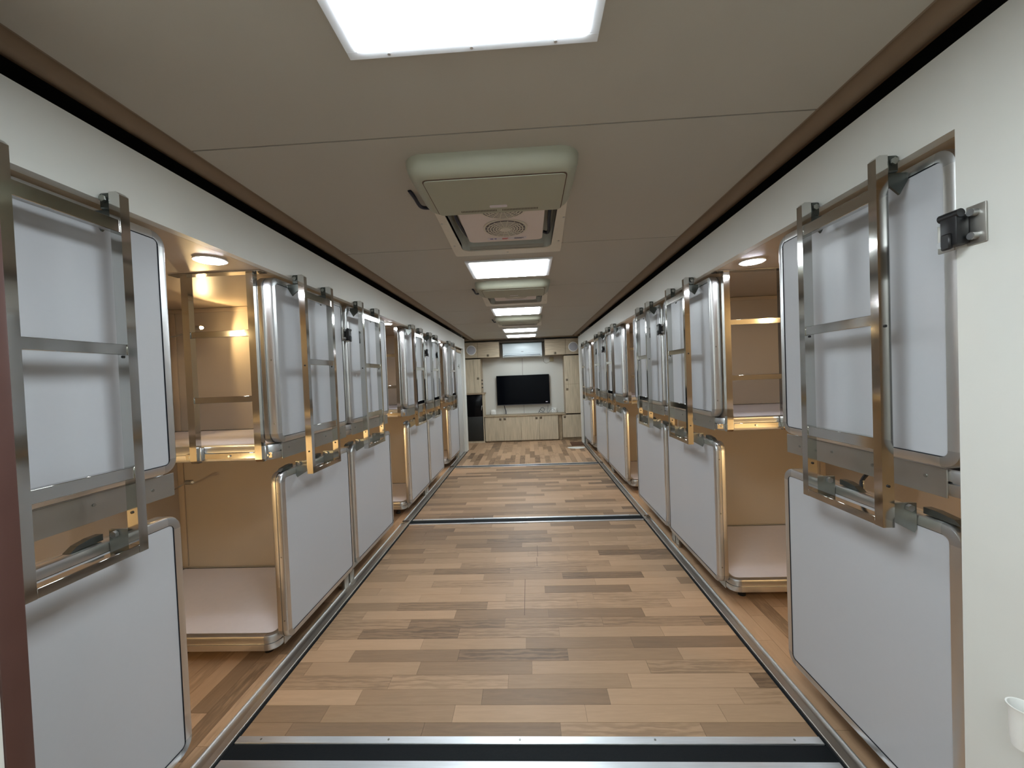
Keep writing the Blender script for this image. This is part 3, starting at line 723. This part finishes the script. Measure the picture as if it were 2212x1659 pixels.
# sockets, junction box and cables
def socket(x, label):
    t = thing('socket_box', (x, 8.55, .568), label, 'socket', 'socket boxes on the worktop')
    box('cover_plate', -.053, .053, -.02, .028, .0, .10, WHITEP, t, bev=.006); box('joint_line', -.045, .045, -.0212, -.0198, .048, .051, GRILLE, t)
    for dx in (-.02, .02): box('socket_hole', dx-.003, dx+.003, -.0212, -.0198, .02, .03, BLACKP, t)
socket(-.806, 'white socket box on the worktop left of the television'); socket(.546, 'white socket box with black plug right of the television')
tag(box('junction_box', .49, .575, 8.52, YE-.002, 1.705, 1.80, mat('jbox', srgb(170, 160, 130), .5), bev=.006), 'small beige junction box under the right upper cabinet', 'box')
def cable(name, pts, r, label, cat, m=CABLE):
    bm = bmesh.new(); addtube(bm, curve(pts), r); return tag(obj(name, bm, m, smooth=True), label, cat)
cable('power_cable', [(-.56, 8.50, .79), (-.55, 8.53, .72), (-.525, 8.52, .64), (-.52, 8.50, .574)], .009, 'thick black cable hanging below the left of the television', 'cable')
cable('plug_lead', [(.545, 8.522, .62), (.53, 8.49, .655), (.47, 8.48, .65), (.43, 8.47, .60), (.40, 8.45, .577), (.385, 8.43, .62), (.40, 8.44, .66), (.41, 8.46, .74)], .004, 'thin grey lead looping from the plug up to the television', 'cable', mat('cable_grey', srgb(84, 86, 92), .5))
cable('cable_bundle', [(.19, 8.46, .58), (.24, 8.48, .64), (.30, 8.47, .60), (.33, 8.48, .66), (.27, 8.49, .69), (.22, 8.48, .60), (.33, 8.47, .58)], .005, 'tangled dark cables on the worktop below the television', 'cable', mat('cable_dark', srgb(50, 52, 58), .5))
cable('thin_wire', [(.35, 8.56, 1.78), (.36, 8.56, 1.70), (.42, 8.56, 1.665), (.49, 8.56, 1.70), (.51, 8.55, 1.72)], .003, 'thin wire drooping from the beige junction box', 'wire', mat('cable_tan', srgb(130, 124, 108), .5))
for k, z in enumerate((1.345, 1.265, 1.185)):
    t = thing('coat_peg', (-.985, YF+.12, z), 'small black peg on the side of the narrow cabinet, %s' % ('topmost', 'middle', 'lowest')[k], 'peg', 'black pegs')
    cyl('peg_plate', (-.027, 0, 0), .016, .008, BLACKP, t, 'x', 14); cyl('peg_pin', (-.012, 0, 0), .010, .022, BLACKP, t, 'x', 14)
# mats on the floor at the right corner
bm = bmesh.new(); addprism(bm, [(.69, 7.36), (.72, 7.27), (.86, 7.20), (.995, 7.22), (1.03, 7.33), (.93, 7.40), (.80, 7.38)], lambda u, v, d: (u, v, d), .0036, .009)
tag(obj('floor_mat', bm, MATP), 'small crumpled white mat on the floor at the far right corner', 'mat')
tag(box('door_mat', .80, 1.045, 7.52, 7.90, .0036, .014, MATB, bev=.003), 'small brown mat on the floor behind the white mat', 'mat')

# ------------------------------------------------------------------ small things in the near bunks
t = thing('cup_holder', (WR-.001, .842, .605), 'white plastic cup holder on the right wall at the edge of the photo', 'holder')
bm = bmesh.new(); n = 28
prof = [(.030, -.04), (.034, -.02), (.036, .045), (.040, .066), (.042, .070), (.038, .070), (.033, .045), (.030, -.02), (.0, -.03)]
rings = [[bm.verts.new((-.030+r*.62*math.cos(2*PI*k/n), r*.62*math.sin(2*PI*k/n), z*.8)) for k in range(n)] if r > 0 else [bm.verts.new((-.030, 0, z*.8))] for r, z in prof]
for A, B in zip(rings, rings[1:]):
    for k in range(n):
        if len(B) == 1: bm.faces.new((A[k], A[(k+1) % n], B[0]))
        else: bm.faces.new((A[k], A[(k+1) % n], B[(k+1) % n], B[k]))
bm.faces.new(rings[0][::-1]); obj('cup', bm, WHITEP, t, smooth=True)
box('wall_bracket', -.012, .0, -.02, .02, -.03, .05, WHITEP, t, bev=.003)
# unlit reading spot, socket and cable on the outer wall of the first left passage
t = thing('switch_plate', (OL+.001, 2.02, 1.02), 'white switch and socket plate on the outer wall of the first left passage', 'switch')
for z in (-.05, .045):
    for y in (-.05, .045): box('plate', 0, .010, y-.042, y+.042, z-.042, z+.042, WHITEP, t, bev=.004)
t = thing('robe_peg', (OL+.001, 2.36, .93), 'small metal peg on the outer wall beside the first left partition', 'peg')
cyl('peg_plate', (.006, 0, 0), .038, .012, PARTM, t, 'x', 20); cyl('peg_pin', (.028, 0, 0), .024, .034, ALUP, t, 'x', 20, r2=.018)
cable('wall_wire', [(OL+.006, 2.00, 1.00), (OL+.008, 2.05, 1.00), (OL+.008, 2.15, 1.08), (OL+.008, 2.22, 1.05), (OL+.006, 2.30, 1.12)], .004, 'thin wire on the outer wall behind the nearest left bunk', 'wire', PARTM)
cable('hook_strap', [(1.135, 1.335, 1.03), (1.13, 1.30, 1.045), (1.125, 1.325, 1.035), (1.12, 1.35, 1.00), (1.115, 1.345, .975)], .006, 'black hook strap between the two nearest right panels', 'strap', BLACKP)
# robe hook on the second left fixed ladder
t = thing('robe_hook', (-1.66, 3.86-.05, 1.735), 'white hook hanging in the second left passage', 'hook')
bm = bmesh.new(); addtube(bm, curve([(0, 0, .09), (0, 0, .03), (.0, -.0, 0), (-.035, -.0, -.01), (-.06, 0, -.03)]), .008); addtube(bm, curve([(0, 0, 0), (.02, 0, -.02), (.01, 0, -.05)]), .008)
obj('hook_arm', bm, WHITEP, t, smooth=True)
